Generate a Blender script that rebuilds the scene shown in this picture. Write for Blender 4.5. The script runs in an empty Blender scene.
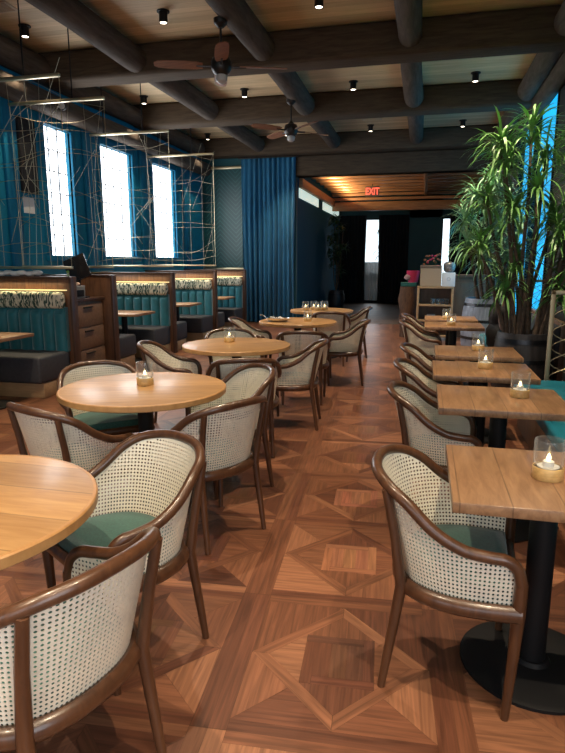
import bpy, bmesh, math, random
from mathutils import Vector, Matrix
random.seed(7)
PI = math.pi
C = bpy.context.scene.collection
R = math.radians

# ------------------------------------------------------------------ materials
def nt_new(name):
    m = bpy.data.materials.new(name); m.use_nodes = True
    nt = m.node_tree; b = nt.nodes['Principled BSDF']
    return m, nt, b

def mat(name, col, rough=.5, metal=0., spec=.5, noise=0., nscale=20., sheen=0., coat=0., trans=0.):
    m, nt, b = nt_new(name)
    b.inputs['Base Color'].default_value = (*col, 1)
    b.inputs['Roughness'].default_value = rough
    b.inputs['Metallic'].default_value = metal
    b.inputs['Specular IOR Level'].default_value = spec
    b.inputs['Sheen Weight'].default_value = sheen
    b.inputs['Coat Weight'].default_value = coat
    b.inputs['Transmission Weight'].default_value = trans
    if noise > 0:
        tc = nt.nodes.new('ShaderNodeTexCoord'); n = nt.nodes.new('ShaderNodeTexNoise')
        n.inputs['Scale'].default_value = nscale; n.inputs['Detail'].default_value = 4
        nt.links.new(tc.outputs['Object'], n.inputs['Vector'])
        r = nt.nodes.new('ShaderNodeValToRGB')
        r.color_ramp.elements[0].position = .3; r.color_ramp.elements[1].position = .7
        r.color_ramp.elements[0].color = (*[c * (1 - noise) for c in col], 1)
        r.color_ramp.elements[1].color = (*[min(1, c * (1 + noise)) for c in col], 1)
        nt.links.new(n.outputs['Fac'], r.inputs['Fac']); nt.links.new(r.outputs['Color'], b.inputs['Base Color'])
    return m

def wood(name, c1, c2, rough=.4, axis=0, scale=1., stretch=14., coat=0., seam=0., seam_axis=1, coords='Object', spec=.5):
    """grain runs along AXIS of the object's coordinates; SEAM > 0 cuts it into boards of that width along SEAM_AXIS"""
    m, nt, b = nt_new(name)
    L = nt.links
    tc = nt.nodes.new('ShaderNodeTexCoord'); mp = nt.nodes.new('ShaderNodeMapping')
    s = [stretch * scale] * 3; s[axis] = scale * 1.2
    mp.inputs['Scale'].default_value = s
    L.new(tc.outputs[coords], mp.inputs['Vector'])
    n = nt.nodes.new('ShaderNodeTexNoise'); n.inputs['Scale'].default_value = 1.6; n.inputs['Detail'].default_value = 6; n.inputs['Roughness'].default_value = .6
    n.inputs['Distortion'].default_value = .6
    L.new(mp.outputs['Vector'], n.inputs['Vector'])
    r = nt.nodes.new('ShaderNodeValToRGB')
    r.color_ramp.elements[0].position = .32; r.color_ramp.elements[1].position = .7
    r.color_ramp.elements[0].color = (*c1, 1); r.color_ramp.elements[1].color = (*c2, 1)
    L.new(n.outputs['Fac'], r.inputs['Fac'])
    out = r.outputs['Color']
    if seam > 0:
        sp = nt.nodes.new('ShaderNodeSeparateXYZ'); L.new(tc.outputs[coords], sp.inputs['Vector'])
        d = nt.nodes.new('ShaderNodeMath'); d.operation = 'DIVIDE'; d.inputs[1].default_value = seam
        L.new(sp.outputs[seam_axis], d.inputs[0])
        fl = nt.nodes.new('ShaderNodeMath'); fl.operation = 'FLOOR'; L.new(d.outputs[0], fl.inputs[0])
        wn = nt.nodes.new('ShaderNodeTexWhiteNoise'); wn.noise_dimensions = '1D'; L.new(fl.outputs[0], wn.inputs['W'])
        # every board takes its own stretch of the grain and its own tone
        cb = nt.nodes.new('ShaderNodeVectorMath'); cb.operation = 'ADD'
        sc = nt.nodes.new('ShaderNodeVectorMath'); sc.operation = 'SCALE'; sc.inputs['Scale'].default_value = 9.
        L.new(wn.outputs['Color'], sc.inputs[0]); L.new(mp.outputs['Vector'], cb.inputs[0]); L.new(sc.outputs[0], cb.inputs[1])
        L.new(cb.outputs[0], n.inputs['Vector'])
        mr = nt.nodes.new('ShaderNodeMapRange'); mr.inputs['To Min'].default_value = .78; mr.inputs['To Max'].default_value = 1.15
        L.new(wn.outputs['Value'], mr.inputs['Value'])
        fr = nt.nodes.new('ShaderNodeMath'); fr.operation = 'FRACT'; L.new(d.outputs[0], fr.inputs[0])
        gp = nt.nodes.new('ShaderNodeMath'); gp.operation = 'GREATER_THAN'; gp.inputs[1].default_value = .03; L.new(fr.outputs[0], gp.inputs[0])
        g2 = nt.nodes.new('ShaderNodeMapRange'); g2.inputs['To Min'].default_value = .6; g2.inputs['To Max'].default_value = 1.; L.new(gp.outputs[0], g2.inputs['Value'])
        mu = nt.nodes.new('ShaderNodeMath'); mu.operation = 'MULTIPLY'; L.new(mr.outputs[0], mu.inputs[0]); L.new(g2.outputs[0], mu.inputs[1])
        vm = nt.nodes.new('ShaderNodeVectorMath'); vm.operation = 'SCALE'; L.new(out, vm.inputs[0]); L.new(mu.outputs[0], vm.inputs['Scale'])
        out = vm.outputs[0]
    L.new(out, b.inputs['Base Color'])
    b.inputs['Roughness'].default_value = rough; b.inputs['Coat Weight'].default_value = coat; b.inputs['Specular IOR Level'].default_value = spec
    b.inputs['Coat Roughness'].default_value = .15
    return m

def emit(name, col, strength):
    m, nt, b = nt_new(name)
    b.inputs['Base Color'].default_value = (*[min(1, c) for c in col], 1)
    b.inputs['Emission Color'].default_value = (*col, 1); b.inputs['Emission Strength'].default_value = strength
    return m

def glass(name, tint=(1, 1, 1), rim_white=.75):
    m = bpy.data.materials.new(name); m.use_nodes = True; nt = m.node_tree; nt.nodes.clear(); N = nt.nodes.new; L = nt.links.new
    o = N('ShaderNodeOutputMaterial'); mx = N('ShaderNodeMixShader'); t = N('ShaderNodeBsdfTransparent'); m2 = N('ShaderNodeMixShader')
    g = N('ShaderNodeBsdfGlossy'); d = N('ShaderNodeBsdfDiffuse'); lw = N('ShaderNodeLayerWeight'); g.inputs['Roughness'].default_value = .05
    d.inputs['Color'].default_value = (.9, .92, .92, 1); t.inputs['Color'].default_value = (*tint, 1)
    mr = N('ShaderNodeMapRange'); mr.inputs['To Min'].default_value = .05; mr.inputs['To Max'].default_value = rim_white
    pw = N('ShaderNodeMath'); pw.operation = 'POWER'; pw.inputs[1].default_value = 3.
    L(lw.outputs['Facing'], pw.inputs[0]); L(pw.outputs[0], mr.inputs['Value']); L(mr.outputs[0], mx.inputs['Fac'])
    m2.inputs['Fac'].default_value = .5; L(d.outputs[0], m2.inputs[1]); L(g.outputs[0], m2.inputs[2])  # white diffuse put into the glass, strongest edge-on, imitates bright rim highlights
    L(t.outputs[0], mx.inputs[1]); L(m2.outputs[0], mx.inputs[2]); L(mx.outputs[0], o.inputs['Surface'])
    return m

M = {}
M['chair_wood'] = wood('walnut_bentwood', (.055, .022, .010), (.115, .048, .021), .34, axis=2, scale=3, stretch=6, coat=.25)
M['table'] = wood('oak_table', (.235, .118, .056), (.43, .24, .12), .38, axis=1, scale=2.2, stretch=9, coat=.12, seam=.16, seam_axis=0)
M['table_round'] = wood('oak_table_round', (.40, .205, .075), (.57, .33, .135), .4, axis=0, scale=2.2, stretch=9, coat=.12, seam=.2, seam_axis=1)
M['table_edge'] = wood('oak_table_edge', (.40, .20, .07), (.55, .30, .12), .4, axis=2, scale=4, stretch=2)
M['beam'] = wood('stained_beam', (.050, .034, .022), (.090, .063, .041), .8, spec=.15, axis=0, scale=1.5, stretch=12)
M['log'] = wood('stained_log', (.055, .042, .033), (.105, .083, .067), .8, spec=.15, axis=1, scale=1.5, stretch=10)
M['ceiling'] = wood('ceiling_boards', (.52, .38, .215), (.66, .50, .30), .6, axis=0, scale=1., stretch=14, seam=.13, seam_axis=1)
M['partition'] = wood('partition_walnut', (.13, .055, .022), (.24, .105, .042), .45, axis=2, scale=2, stretch=10, seam=.22, seam_axis=0)
M['partition_edge'] = wood('partition_edge', (.05, .022, .011), (.09, .04, .02), .4, axis=2, scale=2, stretch=10)
M['light_wood'] = wood('light_oak', (.33, .20, .10), (.46, .29, .15), .5, axis=0, scale=2, stretch=10)
M['drawer_wood'] = wood('drawer_wood', (.16, .085, .045), (.24, .135, .075), .55, axis=0, scale=2, stretch=10)
M['trellis'] = wood('trellis_wood', (.26, .12, .05), (.44, .22, .10), .55, axis=0, scale=1.2, stretch=12)
M['counter'] = wood('counter_wood', (.13, .075, .045), (.2, .115, .07), .5, axis=2, scale=1.5, stretch=8)
M['stump'] = wood('rustic_stump', (.05, .025, .014), (.13, .065, .035), .8, axis=2, scale=3, stretch=8)
M['cane'] = mat('cane_webbing', (.88, .81, .66), .5, noise=.06, nscale=60)
M['seat'] = mat('teal_seat_fabric', (.018, .088, .072), .8, noise=.3, nscale=130, sheen=.3)
M['black'] = mat('black_powder_coat', (.008, .008, .009), .55, spec=.25)
M['black_soft'] = mat('black_matte', (.014, .013, .014), .8)
M['brass'] = mat('brushed_brass', (.62, .52, .33), .35, metal=1.)
M['wire'] = mat('pale_brass_wire', (.40, .36, .26), .4, metal=.8)
M['steel'] = mat('polished_steel', (.7, .7, .7), .25, metal=1.)
M['holder'] = wood('candle_base_wood', (.55, .34, .12), (.75, .50, .2), .4, axis=0, scale=8, stretch=6)
M['glass'] = glass('clear_glass', (.97, .98, .98))
M['wax'] = mat('white_wax', (.9, .86, .78), .5)
M['flame'] = emit('candle_glow', (1., .72, .32), 7.)
M['velvet'] = mat('teal_velvet', (.0, .135, .17), .55, noise=.15, nscale=9, sheen=.6)
M['grey_seat'] = mat('charcoal_upholstery', (.04, .042, .05), .6, noise=.15, nscale=30)
M['teal_vinyl'] = mat('turquoise_vinyl', (.01, .20, .29), .45)
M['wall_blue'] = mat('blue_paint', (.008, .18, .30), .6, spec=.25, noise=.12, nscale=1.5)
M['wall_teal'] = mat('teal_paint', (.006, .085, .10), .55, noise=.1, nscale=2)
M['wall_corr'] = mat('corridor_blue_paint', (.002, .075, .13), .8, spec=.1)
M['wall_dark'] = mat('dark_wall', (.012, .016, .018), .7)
M['casing'] = mat('blue_casing', (.008, .16, .29), .5, spec=.25)
M['curtain'] = mat('blue_velvet_curtain', (.006, .11, .22), .75, noise=.1, nscale=4, sheen=.1)
M['curtain_black'] = mat('black_curtain', (.008, .01, .012), .85)
M['white'] = mat('white_paper', (.8, .8, .78), .6)
M['cardboard'] = mat('brown_cardboard', (.42, .30, .19), .7)
M['pink'] = mat('pink_foil', (.55, .03, .10), .4)
M['orange_petal'] = mat('orange_petals', (.62, .16, .04), .6)
M['soil'] = mat('potting_soil', (.02, .014, .01), .9, noise=.4, nscale=40)
M['trunk'] = mat('plant_trunk', (.13, .085, .055), .8, noise=.35, nscale=25)
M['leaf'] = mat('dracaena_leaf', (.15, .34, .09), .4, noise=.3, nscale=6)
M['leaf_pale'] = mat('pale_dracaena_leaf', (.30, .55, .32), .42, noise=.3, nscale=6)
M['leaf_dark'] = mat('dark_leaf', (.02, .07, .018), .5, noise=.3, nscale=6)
M['barrel_dark'] = wood('dark_barrel', (.022, .020, .021), (.05, .045, .045), .5, axis=2, scale=2, stretch=10)
M['barrel_blue'] = wood('bluegrey_barrel', (.24, .29, .38), (.40, .46, .58), .45, axis=2, scale=2, stretch=10)
M['hoop'] = mat('dark_iron_hoop', (.05, .05, .055), .35, metal=.9)
M['pane'] = emit('daylit_pane', (.93, .97, 1.), 3.4)
M['muntin'] = mat('thin_muntin', (.10, .13, .16), .7)
M['bluepane'] = emit('blue_glass_pane', (.015, .40, .80), 1.0)
M['clerestory'] = emit('clerestory_glass', (.75, .95, .85), .5)
M['lens'] = emit('lamp_lens', (1., .86, .66), 9.)
M['strip'] = emit('led_strip', (1., .80, .42), .5)
M['sky'] = emit('daylight_outside', (.80, .92, 1.), 1.3)
M['exit_red'] = emit('exit_red', (1., .10, .06), 1.5)
M['exit_panel'] = mat('exit_panel', (.16, .11, .08), .4)
M['fanblade'] = wood('fan_blade', (.16, .06, .03), (.28, .12, .055), .5, axis=0, scale=2, stretch=10)
M['bronze'] = mat('dark_bronze', (.03, .026, .024), .4, metal=.6)
M['frost'] = mat('frosted_glass_bowl', (.5, .5, .48), .3)
M['vent'] = mat('vent_beige', (.42, .33, .22), .5)
M['screenblack'] = mat('screen_black', (.01, .01, .012), .2)
M['sheer'] = mat('sheer_curtain', (.75, .8, .8), .7)

def headroll_material():
    m, nt, b = nt_new('leaf_print_fabric'); L = nt.links
    tc = nt.nodes.new('ShaderNodeTexCoord'); mp = nt.nodes.new('ShaderNodeMapping'); mp.inputs['Scale'].default_value = (30, 12, 9)
    L.new(tc.outputs['Object'], mp.inputs['Vector'])
    w = nt.nodes.new('ShaderNodeTexNoise'); w.inputs['Scale'].default_value = 1.; w.inputs['Detail'].default_value = 2.; w.inputs['Distortion'].default_value = 1.6
    L.new(mp.outputs[0], w.inputs['Vector'])
    r = nt.nodes.new('ShaderNodeValToRGB'); r.color_ramp.elements[0].position = .46; r.color_ramp.elements[1].position = .53
    r.color_ramp.elements[0].color = (.03, .07, .05, 1); r.color_ramp.elements[1].color = (.66, .63, .48, 1)
    L.new(w.outputs['Fac'], r.inputs['Fac']); L.new(r.outputs['Color'], b.inputs['Base Color']); b.inputs['Roughness'].default_value = .8
    return m
M['headroll'] = headroll_material()

def chevron_material():
    m, nt, b = nt_new('chevron_panel'); L = nt.links
    tc = nt.nodes.new('ShaderNodeTexCoord'); sp = nt.nodes.new('ShaderNodeSeparateXYZ'); L.new(tc.outputs['Object'], sp.inputs[0])
    pp = nt.nodes.new('ShaderNodeMath'); pp.operation = 'PINGPONG'; pp.inputs[1].default_value = .42; L.new(sp.outputs[0], pp.inputs[0])
    ad = nt.nodes.new('ShaderNodeMath'); ad.operation = 'ADD'; L.new(pp.outputs[0], ad.inputs[0]); L.new(sp.outputs[2], ad.inputs[1])
    d = nt.nodes.new('ShaderNodeMath'); d.operation = 'DIVIDE'; d.inputs[1].default_value = .11; L.new(ad.outputs[0], d.inputs[0])
    f = nt.nodes.new('ShaderNodeMath'); f.operation = 'FRACT'; L.new(d.outputs[0], f.inputs[0])
    r = nt.nodes.new('ShaderNodeValToRGB'); r.color_ramp.interpolation = 'CONSTANT'; r.color_ramp.elements[1].position = .8
    r.color_ramp.elements[0].color = (.012, .075, .085, 1); r.color_ramp.elements[1].color = (.03, .14, .14, 1)
    L.new(f.outputs[0], r.inputs['Fac']); L.new(r.outputs['Color'], b.inputs['Base Color']); b.inputs['Roughness'].default_value = .35
    return m
M['chevron'] = chevron_material()

def parquet_material():
    m, nt, b = nt_new('parquet'); L = nt.links
    at = nt.nodes.new('ShaderNodeAttribute'); at.attribute_name = 'tint'
    uv = nt.nodes.new('ShaderNodeUVMap'); uv.uv_map = 'UVMap'
    mp = nt.nodes.new('ShaderNodeMapping'); mp.inputs['Scale'].default_value = (3., 55., 1); L.new(uv.outputs[0], mp.inputs['Vector'])
    n = nt.nodes.new('ShaderNodeTexNoise'); n.inputs['Scale'].default_value = 1.; n.inputs['Detail'].default_value = 5; n.inputs['Distortion'].default_value = .8
    L.new(mp.outputs[0], n.inputs['Vector'])
    mr = nt.nodes.new('ShaderNodeMapRange'); mr.inputs['From Min'].default_value = .3; mr.inputs['From Max'].default_value = .7
    mr.inputs['To Min'].default_value = .62; mr.inputs['To Max'].default_value = 1.32; L.new(n.outputs['Fac'], mr.inputs['Value'])
    vm = nt.nodes.new('ShaderNodeVectorMath'); vm.operation = 'SCALE'; L.new(at.outputs['Color'], vm.inputs[0]); L.new(mr.outputs[0], vm.inputs['Scale'])
    L.new(vm.outputs[0], b.inputs['Base Color'])
    b.inputs['Roughness'].default_value = .36; b.inputs['Specular IOR Level'].default_value = .45
    return m
M['parquet'] = parquet_material()

# ------------------------------------------------------------------ mesh helpers
class MB:
    def __init__(s): s.v = []; s.f = []
    def add(s, vs, fs):
        o = len(s.v); s.v += [tuple(p) for p in vs]; s.f += [tuple(i + o for i in f) for f in fs]; return s
    def box(s, a, b, bev=0., rot=None, org=None):
        """axis-aligned box from corner a to corner b; bevelled; rot = Matrix applied about org"""
        bm = bmesh.new(); bmesh.ops.create_cube(bm, size=1)
        c = [(a[i] + b[i]) / 2 for i in range(3)]; d = [abs(b[i] - a[i]) for i in range(3)]
        for v in bm.verts: v.co = Vector((v.co.x * d[0] + c[0], v.co.y * d[1] + c[1], v.co.z * d[2] + c[2]))
        if bev > 0: bmesh.ops.bevel(bm, geom=bm.edges[:], offset=min(bev, min(d) * .49), segments=2 if bev < .03 else 4, affect='EDGES', profile=.5)
        if rot is not None:
            o = Vector(org or c)
            for v in bm.verts: v.co = rot @ (v.co - o) + o
        bm.verts.index_update()
        s.add([v.co[:] for v in bm.verts], [[v.index for v in f.verts] for f in bm.faces]); bm.free(); return s
    def tube(s, pts, r, n=8, cap=True, flat=1., up=None):
        """sweep a round (or flattened) section along pts; r a number or a list"""
        pts = [Vector(p) for p in pts]; k = len(pts); vs = []; fs = []
        rr = r if isinstance(r, (list, tuple)) else [r] * k
        prev = None
        for i, p in enumerate(pts):
            t = (pts[min(i + 1, k - 1)] - pts[max(i - 1, 0)]).normalized()
            if up is not None:
                a = Vector(up) - t * t.dot(Vector(up))
                if a.length < 1e-4: a = prev or t.orthogonal()
                a.normalize()
            elif prev is None: a = t.orthogonal().normalized()
            else:
                a = prev - t * t.dot(prev); a = a.normalized() if a.length > 1e-6 else t.orthogonal().normalized()
            prev = a; b2 = t.cross(a)
            for j in range(n):
                th = 2 * PI * j / n; vs.append(p + a * (math.cos(th) * rr[i] * flat) + b2 * (math.sin(th) * rr[i]))
        for i in range(k - 1):
            for j in range(n): fs.append((i * n + j, i * n + (j + 1) % n, (i + 1) * n + (j + 1) % n, (i + 1) * n + j))
        if cap: fs.append(tuple(range(n - 1, -1, -1))); fs.append(tuple((k - 1) * n + j for j in range(n)))
        return s.add(vs, fs)
    def lathe(s, prof, n=32, c=(0, 0, 0), close=False):
        vs = []; fs = []; k = len(prof)
        for i in range(n):
            th = 2 * PI * i / n
            for r, z in prof: vs.append((c[0] + r * math.cos(th), c[1] + r * math.sin(th), c[2] + z))
        for i in range(n):
            i2 = (i + 1) % n
            for j in range(k - 1 if not close else k):
                j2 = (j + 1) % k
                q = [i * k + j, i2 * k + j, i2 * k + j2, i * k + j2]
                if prof[j][0] < 1e-6: q = [i * k + j, i2 * k + j2, i * k + j2]
                elif prof[j2][0] < 1e-6: q = [i * k + j, i2 * k + j, i * k + j2]
                fs.append(tuple(q))
        return s.add(vs, fs)
    def blob(s, c, rad, n=14, m=9, jit=0., e=1.):
        """superellipsoid lump"""
        vs = [(c[0], c[1], c[2] - rad[2])]; fs = []
        pw = lambda x: math.copysign(abs(x) ** e, x)
        for i in range(1, m):
            ph = -PI / 2 + PI * i / m
            for j in range(n):
                th = 2 * PI * j / n; k = 1 + random.uniform(-jit, jit)
                vs.append((c[0] + rad[0] * pw(math.cos(ph)) * pw(math.cos(th)) * k, c[1] + rad[1] * pw(math.cos(ph)) * pw(math.sin(th)) * k, c[2] + rad[2] * pw(math.sin(ph)) * k))
        vs.append((c[0], c[1], c[2] + rad[2])); t = len(vs) - 1
        for j in range(n): fs.append((0, 1 + (j + 1) % n, 1 + j)); fs.append((t, t - n + j, t - n + (j + 1) % n))
        for i in range(m - 2):
            for j in range(n): fs.append((1 + i * n + j, 1 + i * n + (j + 1) % n, 1 + (i + 1) * n + (j + 1) % n, 1 + (i + 1) * n + j))
        return s.add(vs, fs)
    def build(s, name, m, parent=None, smooth=True, loc=None, ang=38):
        me = bpy.data.meshes.new(name); me.from_pydata(s.v, [], s.f); me.validate(); me.materials.append(M[m] if isinstance(m, str) else m)
        if smooth:
            me.polygons.foreach_set('use_smooth', [True] * len(me.polygons)); me.set_sharp_from_angle(angle=R(ang))
        me.update()
        bm = bmesh.new(); bm.from_mesh(me); bmesh.ops.recalc_face_normals(bm, faces=bm.faces[:]); bm.to_mesh(me); bm.free()
        o = bpy.data.objects.new(name, me); C.objects.link(o)
        if parent: o.parent = parent
        if loc: o.location = loc
        return o

def crom(P, n=6):
    """Catmull-Rom through points P"""
    P = [Vector(p) for p in P]; out = []
    for i in range(len(P) - 1):
        a = P[i - 1] if i else P[0] * 2 - P[1]; b = P[i]; c = P[i + 1]; d = P[i + 2] if i + 2 < len(P) else P[-1] * 2 - P[-2]
        for k in range(n):
            t = k / n
            out.append(.5 * ((2 * b) + (c - a) * t + (2 * a - 5 * b + 4 * c - d) * t * t + (3 * b - a - 3 * c + d) * t ** 3))
    out.append(P[-1]); return out

def tag(o, label=None, cat=None, group=None, kind=None):
    if label: o['label'] = label
    if cat: o['category'] = cat
    if group: o['group'] = group
    if kind: o['kind'] = kind
    return o
def thing(name, label, cat, loc=(0, 0, 0), rz=0., group=None):
    o = bpy.data.objects.new(name, None); C.objects.link(o); o.location = loc; o.rotation_euler = (0, 0, rz); o.empty_display_size = .1
    return tag(o, label, cat, group)
def struct(o, label=None): o['kind'] = 'structure'; 
def dup(root, loc, rz=0., label=None, group=None):
    kids = {}
    for x in bpy.data.objects:
        if x.parent: kids.setdefault(x.parent.name, []).append(x)
    r = root.copy(); C.objects.link(r); r.location = loc; r.rotation_euler = (0, 0, rz)
    if label: r['label'] = label
    if group: r['group'] = group
    for ch in kids.get(root.name, []):
        c = ch.copy(); C.objects.link(c); c.parent = r
        for g in kids.get(ch.name, []):
            d = g.copy(); C.objects.link(d); d.parent = c
    return r
def quad_wall(name, a, b, m, bev=0): 
    o = MB().box(a, b, bev).build(name, m, smooth=False); o['kind'] = 'structure'; return o

# ------------------------------------------------------------------ layout numbers (metres; camera at x=0, y=0)
XL, XR, YB, YF, ZC = -5.5, 1.8, 14.4, -4.2, 4.4      # left wall, right wall, back wall, wall behind the camera, ceiling
XC, YE = -3.1, 22.0                                   # corridor beyond: its left wall and its end

# ------------------------------------------------------------------ floor
def parquet(name, x0, x1, y0, y1):
    S = .8; w = .062; V = []; F = []; T = []; U = []
    rot = R(4); ox, oy = -.625, 1.56
    def tones():
        k = random.random()
        base = [(.155, .060, .031), (.19, .078, .040), (.245, .106, .055), (.118, .044, .024), (.17, .068, .035)][random.randrange(5)]
        j = random.uniform(.86, 1.12); return tuple(c * j for c in base)
    def poly(pts, ang, tone=None):
        cx = sum(p[0] for p in pts) / len(pts); cy = sum(p[1] for p in pts) / len(pts)
        g = .0009
        q = []
        for p in pts:
            d = math.hypot(p[0] - cx, p[1] - cy); q.append((p[0] + (cx - p[0]) * g / d, p[1] + (cy - p[1]) * g / d))
        o = len(V); du, dv = random.uniform(0, 50), random.uniform(0, 50)
        ca, sa = math.cos(ang), math.sin(ang)
        for p in q:
            X = ox + p[0] * math.cos(rot) - p[1] * math.sin(rot); Y = oy + p[0] * math.sin(rot) + p[1] * math.cos(rot)
            V.append((min(max(X, x0), x1), min(max(Y, y0), y1), 0.)); U.append((p[0] * ca + p[1] * sa + du, -p[0] * sa + p[1] * ca + dv))
        F.append(tuple(range(o, o + len(q)))); T.append(tuple(c * random.uniform(.9, 1.1) for c in tone) if tone else tones())
    n = int(26 / S)
    for i in range(-14, 9):
        for j in range(-12, 22):
            X0, Y0 = i * S, j * S
            cx = ox + (X0 + .4) * math.cos(rot) - (Y0 + .4) * math.sin(rot); cy = oy + (X0 + .4) * math.sin(rot) + (Y0 + .4) * math.cos(rot)
            if not (x0 - .6 < cx < x1 + .6 and y0 - .6 < cy < y1 + .6): continue
            P = lambda u, v: (X0 + u, Y0 + v)
            poly([P(0, 0), P(w, 0), P(w, S), P(0, S)], PI / 2); poly([P(S - w, 0), P(S, 0), P(S, S), P(S - w, S)], PI / 2)
            poly([P(w, 0), P(S - w, 0), P(S - w, w * .8), P(w, w * .8)], 0); poly([P(w, S - w * .8), P(S - w, S - w * .8), P(S - w, S), P(w, S)], 0)
            h = S / 2; a, b2 = w, S - w; c0, c1 = w * .8, S - w * .8
            # corner triangles
            for (sx, sy) in ((a, c0), (b2, c0), (b2, c1), (a, c1)):
                mx = (h, sy); my = (sx, h)
                mid = ((mx[0] + my[0]) / 2, (mx[1] + my[1]) / 2)
                if random.random() < .5:
                    poly([P(sx, sy), P(*mx), P(*my)], random.choice([0, PI / 2]))
                else:
                    poly([P(sx, sy), P(*mx), P(*mid)], 0); poly([P(sx, sy), P(*mid), P(*my)], PI / 2)
            D = [(a, h), (h, c1), (b2, h), (h, c0)]; k = .2
            I = [((p[0] - h) * (1 - k) + h, (p[1] - h) * (1 - k) + h) for p in D]
            for q in range(4):     # diamond boards, pinwheel ends
                q2 = (q + 1) % 4
                poly([P(*D[q]), P(*D[q2]), P(*I[q2]), P(*I[q])], PI / 4 if q % 2 == 0 else -PI / 4)
            Q = [((I[q][0] + I[(q + 1) % 4][0]) / 2, (I[q][1] + I[(q + 1) % 4][1]) / 2) for q in range(4)]
            for q in range(4): poly([P(*Q[q - 1]), P(*I[q]), P(*Q[q])], 0 if q % 2 == 0 else PI / 2)
            xs = sorted(set(round(p[0], 4) for p in Q)); ys = sorted(set(round(p[1], 4) for p in Q))
            L0, L1, B0, B1 = xs[0], xs[-1], ys[0], ys[-1]
            g = .042; tn = tones()
            poly([P(L0, B0), P(L0 + g, B0), P(L0 + g, B1 - g), P(L0, B1 - g)], PI / 2, tn); poly([P(L1 - g, B0 + g), P(L1, B0 + g), P(L1, B1), P(L1 - g, B1)], PI / 2, tn)
            poly([P(L0 + g, B0), P(L1, B0), P(L1, B0 + g), P(L0 + g, B0 + g)], 0, tn); poly([P(L0, B1 - g), P(L1 - g, B1 - g), P(L1 - g, B1), P(L0, B1)], 0, tn)
            for e in range(3):
                u0 = L0 + g + (L1 - L0 - 2 * g) * e / 3; u1 = L0 + g + (L1 - L0 - 2 * g) * (e + 1) / 3
                poly([P(u0, B0 + g), P(u1, B0 + g), P(u1, B1 - g), P(u0, B1 - g)], PI / 2, tn)
    nb = len(F); o = len(V)
    V += [(x0, y0, -.004), (x1, y0, -.004), (x1, y1, -.004), (x0, y1, -.004)]; U += [(0, 0)] * 4; F.append((o, o + 1, o + 2, o + 3)); T.append((.05, .02, .01))
    o = len(V); zb = -.1
    V += [(x0, y0, zb), (x1, y0, zb), (x1, y1, zb), (x0, y1, zb)]; U += [(0, 0)] * 4; F.append((o + 3, o + 2, o + 1, o)); T.append((.05, .02, .01))
    me = bpy.data.meshes.new(name); me.from_pydata(V, [], F)
    me.uv_layers.new(name='UVMap'); me.color_attributes.new('tint', 'FLOAT_COLOR', 'CORNER')
    uvs = []; cs = []
    for p in me.polygons:
        for li in p.loop_indices: uvs += U[me.loops[li].vertex_index]; cs += (*T[p.index], 1.)
    me.uv_layers['UVMap'].data.foreach_set('uv', uvs); me.color_attributes['tint'].data.foreach_set('color', cs)
    me.materials.append(M['parquet']); me.update()
    ob = bpy.data.objects.new(name, me); C.objects.link(ob); ob['kind'] = 'structure'; return ob
parquet('floor', XL, XR, YF, YB + .2)
M['corr_floor'] = wood('corridor_boards', (.03, .018, .012), (.20, .12, .075), .5, axis=0, scale=1., stretch=10, seam=.22, seam_axis=1)
quad_wall('floor_corridor', (XC - .1, YB + .2, -.1), (XR, YE + .2, 0), 'corr_floor')

# ------------------------------------------------------------------ walls, ceiling
quad_wall('ceiling', (XL - .1, YF, ZC), (XR + .1, YB + .3, ZC + .1), 'ceiling')
SW_ASSUMED = (-3.4, -.3, .8, 3.7)  # opening for an assumed side window, out of view, added for daylight
quad_wall('wall_right', (XR, YF, 0), (XR + .12, SW_ASSUMED[0], ZC), 'wall_dark'); quad_wall('wall_right', (XR, SW_ASSUMED[1], 0), (XR + .12, 9.8, ZC), 'wall_dark')
quad_wall('wall_right', (XR, SW_ASSUMED[0], 0), (XR + .12, SW_ASSUMED[1], SW_ASSUMED[2]), 'wall_dark'); quad_wall('wall_right', (XR, SW_ASSUMED[0], SW_ASSUMED[3]), (XR + .12, SW_ASSUMED[1], ZC), 'wall_dark')
quad_wall('wall_right_end', (XR, 13.4, 0), (XR + .12, YE + .2, ZC), 'wall_dark')
quad_wall('wall_right_header', (XR, 9.8, 4.2), (XR + .12, 13.4, ZC), 'wall_dark')
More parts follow.
